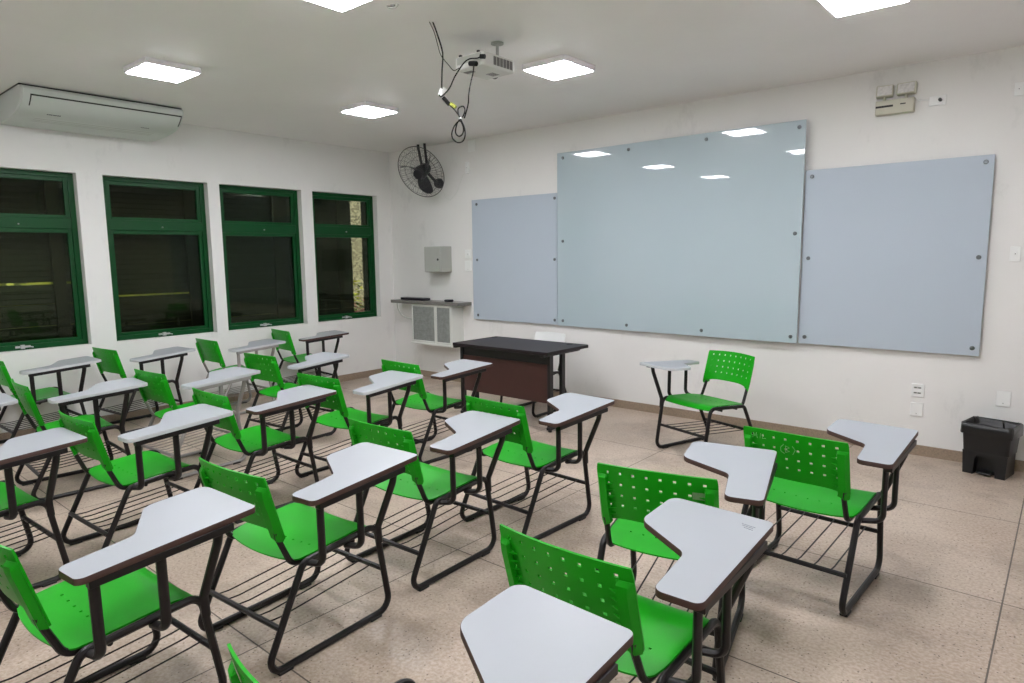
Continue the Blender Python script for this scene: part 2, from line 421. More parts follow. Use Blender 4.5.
# flowering shrub in the gap
def shrub(name, x, y, h, m, label, seed):
    rnd = random.Random(seed); root = empty(name, (x, y, -.25)); tag(root, label, 'shrub')
    MB().tube([(0, 0, 0), (.02, .01, h*.5), (0, 0, h*.85)], .02, 6).build('stem', M['leaf'], root)
    f = MB(); p = MB()
    for k in range(420):
        a = rnd.uniform(0, 2*PI); rr = .28*math.sqrt(rnd.random()); z = h*rnd.uniform(.35, 1.0)
        X = Matrix.Translation((rr*math.cos(a), rr*math.sin(a), z)) @ Matrix.Rotation(rnd.uniform(0, PI), 4, 'Z') @ Matrix.Rotation(rnd.uniform(-1, 1), 4, 'X')
        q = .035
        (p if rnd.random() < .62 else f).add([(-q, 0, 0), (0, -q*.6, .006), (q, 0, 0), (0, q*.6, .006)], [(0, 1, 2, 3)], 0, X)
    f.build('foliage', M['leaf'], root, smooth=0); p.build('blossom', m, root, smooth=0)
shrub('flowering_shrub', -1.0, .18, 1.16, M['pink'], 'pink flowering shrub seen low in the louver gap of the window beside the corner', 3)
shrub('flowering_shrub', -1.75, .46, 1.42, M['yellow_flower'], 'yellow flowering shrub behind the pink one in the louver gap', 5)

# ------------------------------------------------------------------ tablet-arm chair
ZT = lambda y: .665+.055*y
LP = dict(ry=.306, ty=.240, tz=.407, by=-.120, bz=.384, x=.239)
def side_pts(x):
    r = .0140
    raw = [(x, -LP['ry'], r), (x, LP['ry'], r), (x, LP['ty'], LP['tz']), (x, LP['by'], LP['bz'])]
    return fillet(raw, [.045, .055, .05, .045], True, 6)
def leg_at(y_side, z):
    """y of the front (+1) or rear (-1) leg at height z"""
    if y_side > 0: return LP['ry']+(LP['ty']-LP['ry'])*z/LP['tz']
    return -LP['ry']+(LP['by']+LP['ry'])*z/LP['bz']
def seat_mesh():
    hx = [-.155+.31*k/6 for k in range(7)]; hw = .0048; HWID = .234
    us = sorted(set([-1, -.97, -.9, 1, .97, .9]+[u for h in hx for u in ((h-hw)/HWID, (h+hw)/HWID)]+[(hx[k]+hx[k+1])/2/HWID for k in range(6)]))
    y0, y1 = -.185, .205
    hv0, hv1 = (-.066-y0)/(y1-y0), (-.057-y0)/(y1-y0)
    vs = sorted([0, .02, .06, .12, .2, hv0, hv1, .4, .5, .6, .7, .8, .87, .92, .96, 1])
    def fn(u, v):
        rear = -.199+.024*u*u + .02*max(0, (abs(u)-.85)/.15)**2
        front = .208-.012*max(0, (abs(u)-.85)/.15)**2
        # keep the hole row straight: blend outline only near both ends
        y = y0+(y1-y0)*v
        if v < hv0: y = rear+( (y0+(y1-y0)*hv0)-rear)*(v/hv0)
        elif v > .8: y = (y0+(y1-y0)*.8)+(front-(y0+(y1-y0)*.8))*((v-.8)/.2)
        wx = HWID*(1-.055*max(0, (.3-v)/.3)**2)
        z = .405+.062*y+.006*u*u-.012*math.sin(PI*min(1, max(0, v)))*(1-u*u)
        if v > .8: z -= .034*((v-.8)/.2)**2
        if v < .3: z -= .007*((.3-v)/.3)
        return (u*wx, y+.032, z+.002)
    iv = vs.index(hv0)
    cells = set()
    for h in hx: cells.add(us.index((h-hw)/HWID))
    return MB().shell(fn, us, vs, lambda i, j: not (j == iv and i in cells), .006)
def back_point(u, v, d=0.0):
    sag = .032
    y = -.183-.067*v-sag*(1-u*u)
    z = .491+.252*v+.034*(1-abs(u)**5)*(1-v)**2+.007*(1-u*u)*v
    x = u*(.223-.004*max(0, (v-.88)/.12)**2-.003*max(0, (.1-v)/.1)**2)
    n = Vector((-.25*u, -.96, -.26)).normalized()
    return Vector((x, y, z))+n*d
def back_mesh(holes=True):
    uc = [-.80+1.60*k/7 for k in range(8)]; hu = .026
    vc = [.29, .49, .69, .88]; hv = .0235
    us = sorted(set([-1, -.985, -.95, 1, .985, .95, -.9, .9]+[q for c in uc for q in (c-hu, c+hu)]+[(uc[k]+uc[k+1])/2 for k in range(7)]))
    vs = sorted(set([0, .04, .1, .18, .39, .59, .79, .94, .98, 1]+[q for c in vc for q in (c-hv, c+hv)]))
    ci = {us.index(c-hu) for c in uc}; cj = {vs.index(c-hv) for c in vc}
    mb = MB().shell(lambda u, v: back_point(u, v), us, vs, lambda i, j: not (holes and i in ci and j in cj), .0065)
    for s in (-1, 1):
        # moulded sleeve around the upright, with short ribs
        sec = []; V = []; F = []
        vv = [-.03, .0, .2, .4, .6, .72, .815, .85]
        for v in vv:
            dep = .021 if v < .8 else (.017 if v < .84 else .004)
            for (u, d) in ((.80, .0035), (.835, dep), (.965, dep), (1.0, .001)):
                V.append(back_point(s*u, v, d))
        for a in range(len(vv)-1):
            for b in range(4):
                F.append((a*4+b, a*4+(b+1) % 4, a*4+4+(b+1) % 4, a*4+4+b))
        F.append((0, 1, 2, 3)); F.append(tuple((len(vv)-1)*4+b for b in range(4)))
        mb.add(V, F)
        for k in range(6):
            v = .12+.115*k
            q = [back_point(s*u, v+dv, d) for (u, d) in ((.70, .002), (.82, .002), (.82, .014), (.70, .004)) for dv in (0, .012)]
            mb.add([q[0], q[2], q[4], q[6], q[1], q[3], q[5], q[7]], [(0,3,2,1),(4,5,6,7),(0,1,5,4),(1,2,6,5),(2,3,7,6),(3,0,4,7)])
    return mb
TAB = fillet2([(.345, .402), (-.006, .407), (-.003, .190), (.207, .066), (.228, -.156), (.360, -.151)], [.022, .035, .062, .048, .030, .024], 6)
def offset_ring(poly, d):
    n = len(poly); out = []
    for i in range(n):
        a = Vector(poly[i-1]); b = Vector(poly[i]); c = Vector(poly[(i+1) % n])
        t = (c-a).normalized(); out.append((b.x+t.y*d, b.y-t.x*d))
    area = sum(poly[i-1][0]*poly[i][1]-poly[i][0]*poly[i-1][1] for i in range(n))
    if area < 0: return offset_ring(poly[::-1], d)[::-1]
    return out
def make_chair(steel, edge, name='tablet_arm_chair', plastic='green', tablet=True, holes=True):
    st = M[steel]
    root = empty(name)
    seat_mesh().build('seat', M[plastic], root, smooth=40)
    back_mesh(holes).build('backrest', M[plastic], root, smooth=40)
    for s in (-1, 1):
        pts = [tuple(back_point(s*.92, .10, .010)), tuple(back_point(s*.92, -.02, .010)), (s*.203, -.146, .374), (s*.203, -.02, .378)]
        MB().tube(fillet(pts, [0, .05, .05, 0], False, 6), .0115, 8).build('back_upright', st, root)
        leg = MB().tube(side_pts(s*LP['x']), .0135, 10, True).build('sled_leg', st, root)
        for y in (-.225, .215):
            MB().box((s*LP['x']-.016, y-.03, .0), (s*LP['x']+.016, y+.03, .012)).build('foot_cap', M['foot_black'], leg, bevel=.003)
    zr, zf = .172, .200
    yr, yf = leg_at(-1, zr)-.012, leg_at(1, zf)
    rack = empty('book_rack'); rack.parent = root
    for (y, z) in ((yr, zr), (yf, zf)): MB().tube([(-LP['x'], y, z), (LP['x'], y, z)], .0112, 8).build('crossbar', st, rack)
    for k in range(6):
        x = -.175+.07*k
        MB().tube([(x, yr-.004, zr+.008), (x, yr+.05, zr+.004), (x, yf-.05, zf+.002), (x, yf+.004, zf+.008)], .0032, 6).build('rack_wire', st, rack)
    for (y, z) in ((-.04, .374), (.12, .379)): MB().tube([(-LP['x'], y, z), (LP['x'], y, z)], .009, 8).build('seat_bar', st, root)
    if tablet:
        slab_ = MB().prism(TAB, lambda p: ZT(p[1])-.019, lambda p: ZT(p[1]), 0, None, 1)
        tt = slab_.build('tablet_top', [M['underside'], M['laminate']], root, smooth=30)
        # edge band: thin ring round the slab
        o = offset_ring(TAB, .0014); n = len(TAB); V = []; F = []
        for i in range(n):
            for (p, dz) in ((TAB[i], -.0192), (o[i], -.0192), (o[i], -.0012), (TAB[i], .0002)): V.append((p[0], p[1], ZT(p[1])+dz))
        for i in range(n):
            a = i*4; b = ((i+1) % n)*4
            for q in range(4): F.append((a+q, b+q, b+(q+1) % 4, a+(q+1) % 4))
        MB().add(V, F).build('edge_band', M[edge], tt, smooth=50)
        bz = lambda y: ZT(y)-.019
        MB().add([(x, y, bz(y)-d) for x in (.328, .357) for y in (-.120, .31) for d in (.024, .0)],
                 [(0,1,3,2),(4,6,7,5),(0,4,5,1),(2,3,7,6),(0,2,6,4),(1,5,7,3)]).build('support_bar', st, tt, bevel=.002)
        for y in (-.10, .085):
            pts = [(.329, y, bz(y)-.012), (.329, y+.002, .394), (.236, y+.003, .374)]
            MB().tube(fillet(pts, [0, .04, 0], False, 7), .0120, 10, sx=1.3).build('arm_post', st, root)
        pts = [(.327, .275, bz(.275)-.008), (.322, .268, .60), (.247, .247, .40), (.246, .252, .33)]
        MB().tube(fillet(pts, [0, .06, .05, 0], False, 5), .0135, 10, sx=1.15).build('arm_post', st, root)
    return root

G = 'green tablet-arm chairs with sled legs'
protos = {}
BK, WB, WG = ('black_steel', 'brown_edge'), ('black_steel', 'white_edge'), ('grey_steel', 'white_edge')
CH = [
 # key, x, y, deg, variant, label
 ('T0', 4.748, -.869, 161.8, WB, 'green tablet-arm chair alone by the whiteboard wall, turned to face all the other chairs'),
 ('T4', 5.965, -2.502, -2.3, BK, 'green tablet-arm chair with pale scribbles on the rear of its backrest'),
 ('T3', 5.672, -3.316, 12.5, BK, 'green tablet-arm chair with a strip of grey tape on the rear of its backrest'),
 ('T2', 5.826, -4.021, -.6, BK, 'green tablet-arm chair behind the taped one, with a pencil smudge on its brown-edged tablet'),
 ('T1', 5.7935, -4.8216, -0.8, BK, 'green chair cut by the photo bottom, showing little but tablet and backrest corner'),
 ('T5', 4.500, -2.799, -2.9, BK, 'green tablet-arm chair, fourth row from the windows, first place from the dark desk'),
 ('T6', 4.391, -3.508, 2.2, BK, 'green tablet-arm chair, fourth row from the windows, second place from the dark desk'),
 ('T7', 4.448, -4.256, 4.0, BK, 'green tablet-arm chair, fourth row from the windows, third place from the dark desk'),
 ('T8', 4.454, -4.990, 3.3, BK, 'green tablet-arm chair, fourth row from the windows, fourth place from the dark desk'),
 ('T8b', 4.400, -5.700, 0, BK, 'tablet-arm chair ending the fourth row, only its brown-edged tablet tip in the photo'),
 ('T9', 3.054, -2.237, -2.0, BK, 'green tablet-arm chair, third row from the windows, its tablet before the dark desk panel'),
 ('T10', 3.036, -2.945, 3.2, WB, 'green chair with white-edged tablet, third row from the windows, second place'),
 ('T11', 2.994, -3.639, -.3, BK, 'green chair with brown-edged tablet, third row from the windows, third place'),
 ('T12', 3.034, -4.342, 2.8, WB, 'green chair with white-edged tablet, third row from the windows, fourth place'),
 ('T13', 3.003, -5.043, 3.2, BK, 'green chair with brown-edged tablet, third row from the windows, fifth and last place'),
 ('T14', 1.797, -2.672, 3.9, WB, 'black-legged green tablet chair, second row from the windows, first place'),
 ('T15', 1.921, -3.564, 4.1, WG, 'green tablet-arm chair with pale grey legs, second row from the windows'),
 ('T16', 1.707, -4.255, -3.0, WB, 'black-legged green tablet chair, second row from the windows, behind the grey-legged one'),
 ('T16b', 1.672, -4.990, 0, WB, 'chair ending the second row from the windows, only its white tablet end in the photo'),
 ('T17', .292, -1.573, -6.1, BK, 'green tablet-arm chair with black legs beside the windows, first place from the corner'),
 ('T18', .440, -2.462, .1, WG, 'green tablet-arm chair with pale grey legs directly beside the window wall'),
 ('T19', .304, -3.317, 5.8, WB, 'green tablet-arm chair with black legs beside the windows, behind the grey-legged one'),
 ('T20', .273, -4.084, 1.0, WB, 'green tablet-arm chair with black legs beside the windows, last before the photo edge'),
]
CHAIRS = {}
for key, x, y, deg, var, label in CH:
    if var not in protos: c = protos[var] = make_chair(*var)
    else: c = copy_tree(protos[var])
    c.location = (x, y, 0.0); c.rotation_euler = (0, 0, R(deg))
    tag(c, label, 'chair', G); CHAIRS[key] = c
def surf(u, v): return tuple(back_point(u, v, .0062))
# tape and scribbles are marks that belong to the backrests
bk = [o for o in CHAIRS['T3'].children if o.name.startswith('backrest')][0]
MB().add([surf(.62, .66), surf(.98, .645), surf(.98, .78), surf(.62, .775), surf(.8, .66), surf(.8, .78)], [(0, 4, 5, 3), (4, 1, 2, 5)]).build('tape_strip', M['tape'], bk, smooth=0)
bk = [o for o in CHAIRS['T4'].children if o.name.startswith('backrest')][0]
sc = MB()
def stroke(pts): sc.tube([surf(*p) for p in pts], .0013, 5)
stroke([(-.78, .83), (-.755, .93), (-.73, .86), (-.70, .94), (-.68, .83)]); stroke([(-.62, .84), (-.60, .93)]); stroke([(-.55, .93), (-.57, .84), (-.50, .85)])
stroke([(-.14, .80), (-.20, .74), (-.20, .66), (-.13, .62)]); stroke([(-.10, .78), (-.11, .65)]); stroke([(-.10, .78), (-.03, .75), (-.10, .71), (-.03, .68), (-.11, .65)]); stroke([(.03, .79), (.08, .72), (.03, .63)])
sc.build('scribble', M['scribble'], bk)
bk = [o for o in CHAIRS['T2'].children if o.name.startswith('tablet_top')][0]
sm = MB()
for (a, b) in (((.27, .33), (.305, .325)), ((.265, .34), (.31, .333)), ((.28, .318), (.31, .312))):
    sm.tube([(a[0], a[1], ZT(a[1])+.0003), (b[0], b[1], ZT(b[1])+.0003)], .0006, 4)
sm.build('pencil_mark', M['mark_grey'], bk)
bk = [o for o in CHAIRS['T4'].children if o.name.startswith('tablet_top')][0]

# white chair behind the desk
wc = make_chair('black_steel', 'white_edge', 'stacking_chair', 'white_plastic', False, False)
wc.scale = (.84, 1, 1); wc.location = (2.845, -.60, 0); wc.rotation_euler = (0, 0, PI)
tag(wc, 'white plastic chair with black tube frame behind the dark desk', 'chair')

# ------------------------------------------------------------------ teacher's desk
dk = empty('desk', (2.99, -1.02, 0)); tag(dk, 'dark brown desk with black steel legs standing before the whiteboards', 'desk')
tz = .72
out = fillet2([(-.555, -.315), (.556, -.304), (.545, .320), (-.655+.01, .295)], .012, 3)
out = fillet2([(-.56, -.31), (.555, -.31), (.555, .31), (-.56, .31)], .012, 3)
MB().prism(out, tz-.028, tz).build('table_top', M['desk_wood'], dk, bevel=.003)
for (gx, gy) in ((-.50, .215), (.40, .235)):
    MB().lathe([(.032, 0), (.032, .003), (.026, .004), (.024, .002), (.001, .0015)], 20, Matrix.Translation((gx, gy, tz))).build('cable_grommet', M['desk_steel'], dk)
for s, lx in ((-1, -.572), (1, .470)):
    lf = MB()
    for y in (-.155, .02): lf.box((lx-.016, y-.025, .035), (lx+.016, y+.025, tz-.05))
    lf.box((lx-.018, -.19, .018), (lx+.018, .30, .045)); lf.box((lx-.018, -.27, tz-.055), (lx+.018, .27, tz-.028))
    lg = lf.build('leg_frame', M['desk_steel'], dk, bevel=.004)
    for y in (-.16, .27): MB().lathe([(.017, 0), (.017, .014), (.008, .02)], 12, Matrix.Translation((lx, y, 0))).build('glide', M['desk_steel'], lg)
MB().box((-.572, -.165, .585), (.470, -.125, tz-.03)).build('apron', M['desk_steel'], dk, bevel=.003)
MB().box((-.556, -.172, .250), (.454, -.154, .590)).build('modesty_panel', M['desk_brown'], dk, bevel=.002)

# ------------------------------------------------------------------ glass boards
M['board_side'].node_tree.nodes['Principled BSDF'].inputs['Coat Weight'].default_value = 0.0
M['board_side'].node_tree.nodes['Principled BSDF'].inputs['Roughness'].default_value = .42
def board(x0, x1, z0, z1, m, label, caps, tilt=0.0, base=-.022):
    root = empty('glass_board', ((x0+x1)/2, base, z0)); tag(root, label, 'whiteboard', 'glass whiteboards on the front wall')
    root.rotation_euler = (0, 0, tilt)
    w = (x1-x0)/2; h = z1-z0
    MB().box((-w, -.010, 0), (w, 0, h)).build('glass_panel', [m], root, bevel=.0015)
    for (u, v) in caps:
        X = Matrix.Translation((u*w, -.010, v*h)) @ Matrix.Rotation(PI/2, 4, 'X')
        MB().lathe([(.013, -.0275), (.013, -.010)], 12, X).lathe([(.0155, 0), (.0155, .006), (.012, .009)], 14, X).build('standoff_mount', M['chrome'], root)
bx = [1.4786, 2.6946, 5.1384, 6.3601]
six = [(-.93, .03), (.93, .03), (-.93, .5), (.93, .5), (-.93, .965), (.93, .965)]
board(bx[0], bx[1]-.004, .79, 2.158, M['board_side'], 'tall narrow glass whiteboard beside the wall shelf', [(-.876, .036), (.953, .036), (-.878, .502), (.953, .502), (-.875, .962), (.957, .962)])
cc = [(u, v) for u in (-.940, -.309, .325, .961) for v in (.030, .970)]+[(-.941, .497), (.961, .502)]
board(bx[1], bx[2], .785, 2.552, M['board'], 'large central glass whiteboard reflecting the ceiling lamps', cc, -.017, -.040)
board(bx[2]+.006, bx[3], .785, 2.163, M['board_side'], 'glass whiteboard beside the emergency light, above the wall sockets', [(-.924, .04), (.929, .04), (-.921, .5), (.924, .5), (-.92, .963), (.922, .966)], 0, -.03)

# ------------------------------------------------------------------ ceiling lamps
LY, LXS = (-1.70, -3.57, -5.4), (1.875, 3.94, 5.89)
names = {(1.875, -1.70): 'square white LED ceiling panel above the fan corner', (3.94, -1.70): 'square white LED ceiling panel beside the projector',
         (5.89, -1.70): 'square white LED ceiling panel over the chair with scribbles', (1.875, -3.57): 'square white LED ceiling panel beside the air conditioner',
         (3.94, -3.57): 'square white LED ceiling panel above the fourth row of chairs, cut by the photo top'}
lp = None
for ly in LY:
    for lx in LXS:
        if lp is None:
            lp = c = empty('ceiling_lamp')
            w = .187; f = MB()
            prof = fillet2([(-w, -w), (w, -w), (w, w), (-w, w)], .01, 3)
            f.prism(prof, -.038, 0); f.build('lamp_frame', M['lamp_frame'], c, bevel=.003)
            MB().box((-.172, -.172, -.0435), (.172, .172, -.036)).build('diffuser', M['led'], c, bevel=.002)
        else: c = copy_tree(lp)
        yy = ly-.07 if (lx, ly) == (1.875, -1.70) else ly
        if (lx, ly) == (1.875, -3.57): yy = -3.53
        c.location = (lx+(.015 if lx < 3 and ly == -1.70 else -.018 if lx < 3 else 0), yy, HC)
        tag(c, names.get((lx, ly), 'square white LED ceiling panel out of view, %s' % {(5.89, -3.57): 'mid part', (1.875, -5.4): 'rear by the windows', (3.94, -5.4): 'rear middle', (5.89, -5.4): 'rear by the side wall'}.get((lx, ly), '')), 'ceiling lamp', 'LED ceiling panels')

# ------------------------------------------------------------------ air conditioner
ac = empty('air_conditioner', (0, -3.48, HC)); tag(ac, 'white floor-ceiling air conditioner unit hung between ceiling and window wall', 'air conditioner')
prof = [(0.004, -.010), (.66, -.010), (.698, -.020), (.710, -.040), (.704, -.065), (.685, -.095), (.655, -.124), (.62, -.150), (.55, -.180), (.46, -.196), (.35, -.206), (.15, -.212), (.004, -.216)]
def acx(p, y): return (p[0], y, p[1])
def ac_body():
    mb = MB(); n = len(prof); ysx = [-.597, -.585, .585, .597]; V = []
    for k, y in enumerate(ysx):
        s = .975 if k in (0, 3) else 1
        for p in prof: V.append((.004+(p[0]-.004)*s, y, -.012+(p[1]+.012)*s))
    F = [tuple(range(n)), tuple(3*n+i for i in range(n-1, -1, -1))]
    for a in range(3):
        for i in range(n): F.append((a*n+i, a*n+(i+1) % n, (a+1)*n+(i+1) % n, (a+1)*n+i))
    return mb.add(V, F)
ac_body().build('body', M['ac_white'], ac, smooth=25)
def ac_pt(x, d):
    for (a, b) in zip(prof[3:], prof[4:]):
        if b[0] <= x <= a[0]:
            t = (x-b[0])/(a[0]-b[0]); n = Vector((a[1]-b[1], 0, -(a[0]-b[0]))).normalized()
            return (x+n.x*d, b[1]+(a[1]-b[1])*t+n.z*d)
    return (x, -.21)
def ac_strip(x0, x1, y0, y1, d=.0012):
    k = max(1, int((x1-x0)/.012)); xs = [x0+(x1-x0)*i/k for i in range(k+1)]; V = []; F = []
    for x in xs:
        o, i_ = ac_pt(x, d), ac_pt(x, -.004)
        V += [(o[0], y0, o[1]), (o[0], y1, o[1]), (i_[0], y1, i_[1]), (i_[0], y0, i_[1])]
    for i in range(k):
        for q in range(4): F.append((i*4+q, i*4+(q+1) % 4, i*4+4+(q+1) % 4, i*4+4+q))
    F += [(0, 1, 2, 3), (k*4+3, k*4+2, k*4+1, k*4)]
    return V, F
sm = MB(); sm.add(*ac_strip(.692, .6985, -.535, .578)); sm.add(*ac_strip(.622, .6985, -.540, -.532)); sm.add(*ac_strip(.612, .6985, .572, .580))
sm.build('panel_seam', M['ac_dark'], ac, smooth=0)
lg = MB()
for k in range(7): lg.add(*ac_strip(.526, .545, -.400+k*.014, -.391+k*.014)); lg.add(*ac_strip(.526, .536, -.400+k*.014+.004, -.391+k*.014+.002+.004*(k % 2)))
lg.build('brand_print', M['mark_grey'], ac, smooth=0)
lg = MB()
for k in range(5): lg.add(*ac_strip(.512, .524, .30+k*.014, .310+k*.014))
lg.build('model_print', M['mark_grey'], ac, smooth=0)
vn = MB()
for k in range(3): vn.add(*ac_strip(.30+.05*k, .306+.05*k, -.45, .45))
vn.build('air_vane', M['grey_box'], ac, smooth=0)
MB().box((.003, -.6, -.009), (.655, .6, -.0)).build('shadow_gap_slab', M['ac_dark'], ac)  # dark slab standing in for the shadow in the gap under the ceiling

# ------------------------------------------------------------------ fan
hub = Vector((.982, -.35, 2.487)); nrm = Vector((.19, -.90, -.50)).normalized()
ex = Vector((0, 0, 1)).cross(nrm).normalized(); ez = nrm.cross(ex)      # ex horizontal, ez up in the disc
FM = Matrix((ex, ez, nrm)).transposed().to_4x4(); FM.translation = hub
fan = empty('wall_fan', (.93, 0, 2.39)); tag(fan, 'black wall fan with round wire guard, high in the corner', 'fan')
FL = Matrix.Translation((-.93, 0, -2.39)) @ FM
g = MB(); RR = .305
circ = lambda r, z, n=40: [(r*math.cos(2*PI*k/n), r*math.sin(2*PI*k/n), z) for k in range(n)]
g.tube(circ(RR, 0), .0042, 6, True, 0, FL)
for (r, z) in ((.25, .045), (.25, -.045), (.17, .062), (.09, .068), (.17, -.06)): g.tube(circ(r, z, 32), .0016, 4, True, 0, FL)
for k in range(56):
    a = 2*PI*k/56; ca, sa = math.cos(a), math.sin(a)
    g.tube([(.06*ca, .06*sa, .068), (.17*ca, .17*sa, .062), (.25*ca, .25*sa, .045), (RR*ca, RR*sa, 0)], 0.0014, 4, False, 0, FL)
    if k % 2: g.tube([(.07*ca, .07*sa, -.062), (.17*ca, .17*sa, -.06), (.25*ca, .25*sa, -.045), (RR*ca, RR*sa, 0)], 0.0014, 4, False, 0, FL)
g.build('wire_guard', M['wire'], fan)
MB().lathe([(.058, .060), (.058, .072), (.045, .078), (.001, .079)], 24, FL).build('guard_badge', M['fan_black'], fan)
hb = MB().lathe([(.03, -.03), (.078, -.025), (.078, .02), (.06, .045), (.001, .055)], 20, FL).build('hub', M['fan_black'], fan)
for k in range(3):
    a = R(146+120*k)
    V = []; F = []; ns = 9
    for i in range(ns):
        t = i/(ns-1); r = .05+.215*t; sw = .30*t*t
        wd = .075+.05*math.sin(PI*min(1, t*1.05))*(1-.3*t); wd = wd*(1 if t < .85 else 1-.6*((t-.85)/.15))
        for (q, th) in ((-.5, 0), (.5, 0), (.5, .004), (-.5, .004)):
            aa = a+sw+q*wd/r*.62
            V.append((r*math.cos(aa), r*math.sin(aa), -q*wd*1.15+th))
    for i in range(ns-1):
        for b in range(4): F.append((i*4+b, i*4+(b+1) % 4, i*4+4+(b+1) % 4, i*4+4+b))
    F += [(0, 1, 2, 3), tuple((ns-1)*4+b for b in range(4))]
    MB().add(V, F, 0, FL).build('blade', M['fan_black'], hb, smooth=50)
MB().lathe([(.02, -.15), (.052, -.145), (.065, -.11), (.065, -.06), (.05, -.045), (.02, -.03)], 20, FL).build('motor_housing', M['fan_black'], fan)
mt = (FL @ Vector((0, 0, -.13)))
MB().tube([mt, mt+Vector((0, .02, -.06)), (.04, -.12, .02), (0.0, -.02, 0)], .018, 10).build('wall_arm', M['fan_black'], fan)
MB().lathe([(.06, 0), (.06, .03), (.045, .06), (.001, .065)], 18, Matrix.Rotation(PI/2, 4, 'X')).build('wall_plate', M['fan_black'], fan)
for (bx_, by_, hx_) in ((.724, -.15, -.035), (.839, -.15, .035)):
    e = (FL @ Vector((hx_, .02, -.10)))
    MB().tube([(bx_-.93, by_, HC-2.39-.001), (bx_-.93, by_, HC-2.39-.03), tuple(e)], .016, 8).build('bracket_bar', M['fan_black'], fan)
cord = MB().tube([(.97, -.004, 2.33), (1.02, -.004, 2.22), (1.1, -.004, 2.18), (1.22, -.004, 2.27), (1.33, -.004, 2.47)], .003, 6)
tag(cord.build('fan_cord', M['white_paint']), 'thin pale cord running on the wall below the fan', 'cord')

# ------------------------------------------------------------------ projector and its cables
pj = empty('projector', (3.945, -2.47, HC)); tag(pj, 'white projector hanging from the ceiling beside an LED panel', 'projector')
MB().box((-.122, -.150, -.203), (.118, .140, -.122)).build('body', M['proj'], pj, bevel=.014, seg=3)
vg = MB()
for k in range(6): vg.box((.116, -.06+k*.030, -.188), (.1205, -.037+k*.030, -.138))
vg.build('vent_grille', M['vent'], pj)
vg = MB(); vg.box((-.10, -.1515, -.172), (.10, -.148, -.130)); vg.build('port_panel', M['grey_box'], pj)
MB().lathe([(.038, 0), (.038, .02), (.032, .022), (.03, .012), (.001, .01)], 20, Matrix.Translation((-.06, .137, -.163)) @ Matrix.Rotation(-PI/2, 4, 'X')).build('lens', M['dark_slot'], pj)
sl = MB()
for k in range(5): sl.box((-.02+k*.012, .02, -.2042), (-.014+k*.012, .09, -.2025))
sl.box((-.1, -.1, -.2042), (-.03, -.06, -.2025)); sl.build('base_slots', M['vent'], pj)
mtm = MB(); mx_, my_ = .0, .11; mtm.tube([(mx_, my_, -.004), (mx_, my_, -.112)], .010, 10); mtm.lathe([(.040, -.010), (.040, -.001)], 18, Matrix.Translation((mx_, my_, 0))); mtm.lathe([(.014, -.118), (.024, -.106), (.014, -.095)], 14, Matrix.Translation((mx_, my_, 0)))
for (a, b) in ((-.08, .0), (.08, .0), (.0, .125)): mtm.tube([(mx_, my_, -.108), ((mx_+a)/1.1, (my_*.5+b*.5), -.112), (a, b, -.121)], .006, 6); mtm.lathe([(.010, -.124), (.010, -.112)], 8, Matrix.Translation((a, b, 0)))
mtm.build('ceiling_mount', M['grey_box'], pj)
for (fx, fy) in ((-.10, -.12), (.05, -.12)): MB().lathe([(.011, -.123), (.011, -.106), (.006, -.104)], 10, Matrix.Translation((fx, fy, 0))).build('foot', M['dark_slot'], pj)
def smoothpath(P, n=5):
    P = [Vector(p) for p in P]; out = []
    for i in range(len(P)-1):
        p0, p1, p2, p3 = P[max(0, i-1)], P[i], P[i+1], P[min(len(P)-1, i+2)]
        for t in range(n):
            s = t/n; out.append(.5*((2*p1)+(p2-p0)*s+(2*p0-5*p1+4*p2-p3)*s*s+(3*p1-p0-3*p2+p3)*s**3))
    out.append(P[-1]); return out
def cable(name, label, paths, r=.0042):
    mb = MB()
    for p in paths: mb.tube(smoothpath(p), r, 6)
    o = mb.build(name, M['cable']); tag(o, label, 'cable', 'cables hanging at the projector'); return o
A = [(3.917, -2.885, 2.850), (3.937, -2.87, 2.781), (3.955, -2.85, 2.681), (3.926, -2.83, 2.588), (3.911, -2.82, 2.512), (3.905, -2.81, 2.480)]
A3 = [(3.929, -2.78, 2.411), (3.965, -2.77, 2.375), (4.005, -2.76, 2.328), (4.026, -2.755, 2.348), (4.028, -2.75, 2.374), (4.012, -2.75, 2.393), (3.99, -2.765, 2.382), (3.994, -2.77, 2.352), (4.008, -2.765, 2.315), (4.024, -2.755, 2.273), (4.026, -2.75, 2.226), (4.006, -2.75, 2.195), (3.967, -2.755, 2.191), (3.933, -2.76, 2.216), (3.931, -2.765, 2.249), (3.961, -2.77, 2.287), (3.996, -2.76, 2.311), (4.012, -2.75, 2.274), (4.002, -2.745, 2.24), (3.976, -2.75, 2.226), (3.957, -2.76, 2.248), (3.978, -2.77, 2.29), (4.001, -2.77, 2.316)]
ca = cable('video_cable', 'black cable from the ceiling hole to a white adapter, ending in a hanging coil', [A, A3])
def rod(name, a, b, r, m, parent): return MB().tube([a, b], r, 10).build(name, m, parent)
rod('adapter', (3.909, -2.80, 2.500), (3.876, -2.795, 2.464), .021, M['plate'], ca)
rod('plug', (3.892, -2.79, 2.452), (3.929, -2.78, 2.411), .012, M['cable'], ca)
rod('tag', (3.946, -2.782, 2.412), (3.978, -2.775, 2.388), .010, M['yellow'], ca)
MB().tube(circ(.012, 0, 12), .004, 5, True, 0, Matrix.Translation((4.006, -2.765, 2.322))).build('tie', M['plate'], ca)
B = [(4.003, -2.640, 2.648), (4.013, -2.66, 2.594), (4.033, -2.7, 2.536), (4.048, -2.735, 2.458), (4.040, -2.735, 2.400), (4.014, -2.742, 2.325)]
cb = cable('power_cable', 'black cable dropping from the projector plug straight to the coil', [B])
rod('plug', (3.976, -2.646, 2.661), (4.030, -2.646, 2.650), .015, M['cable'], cb)
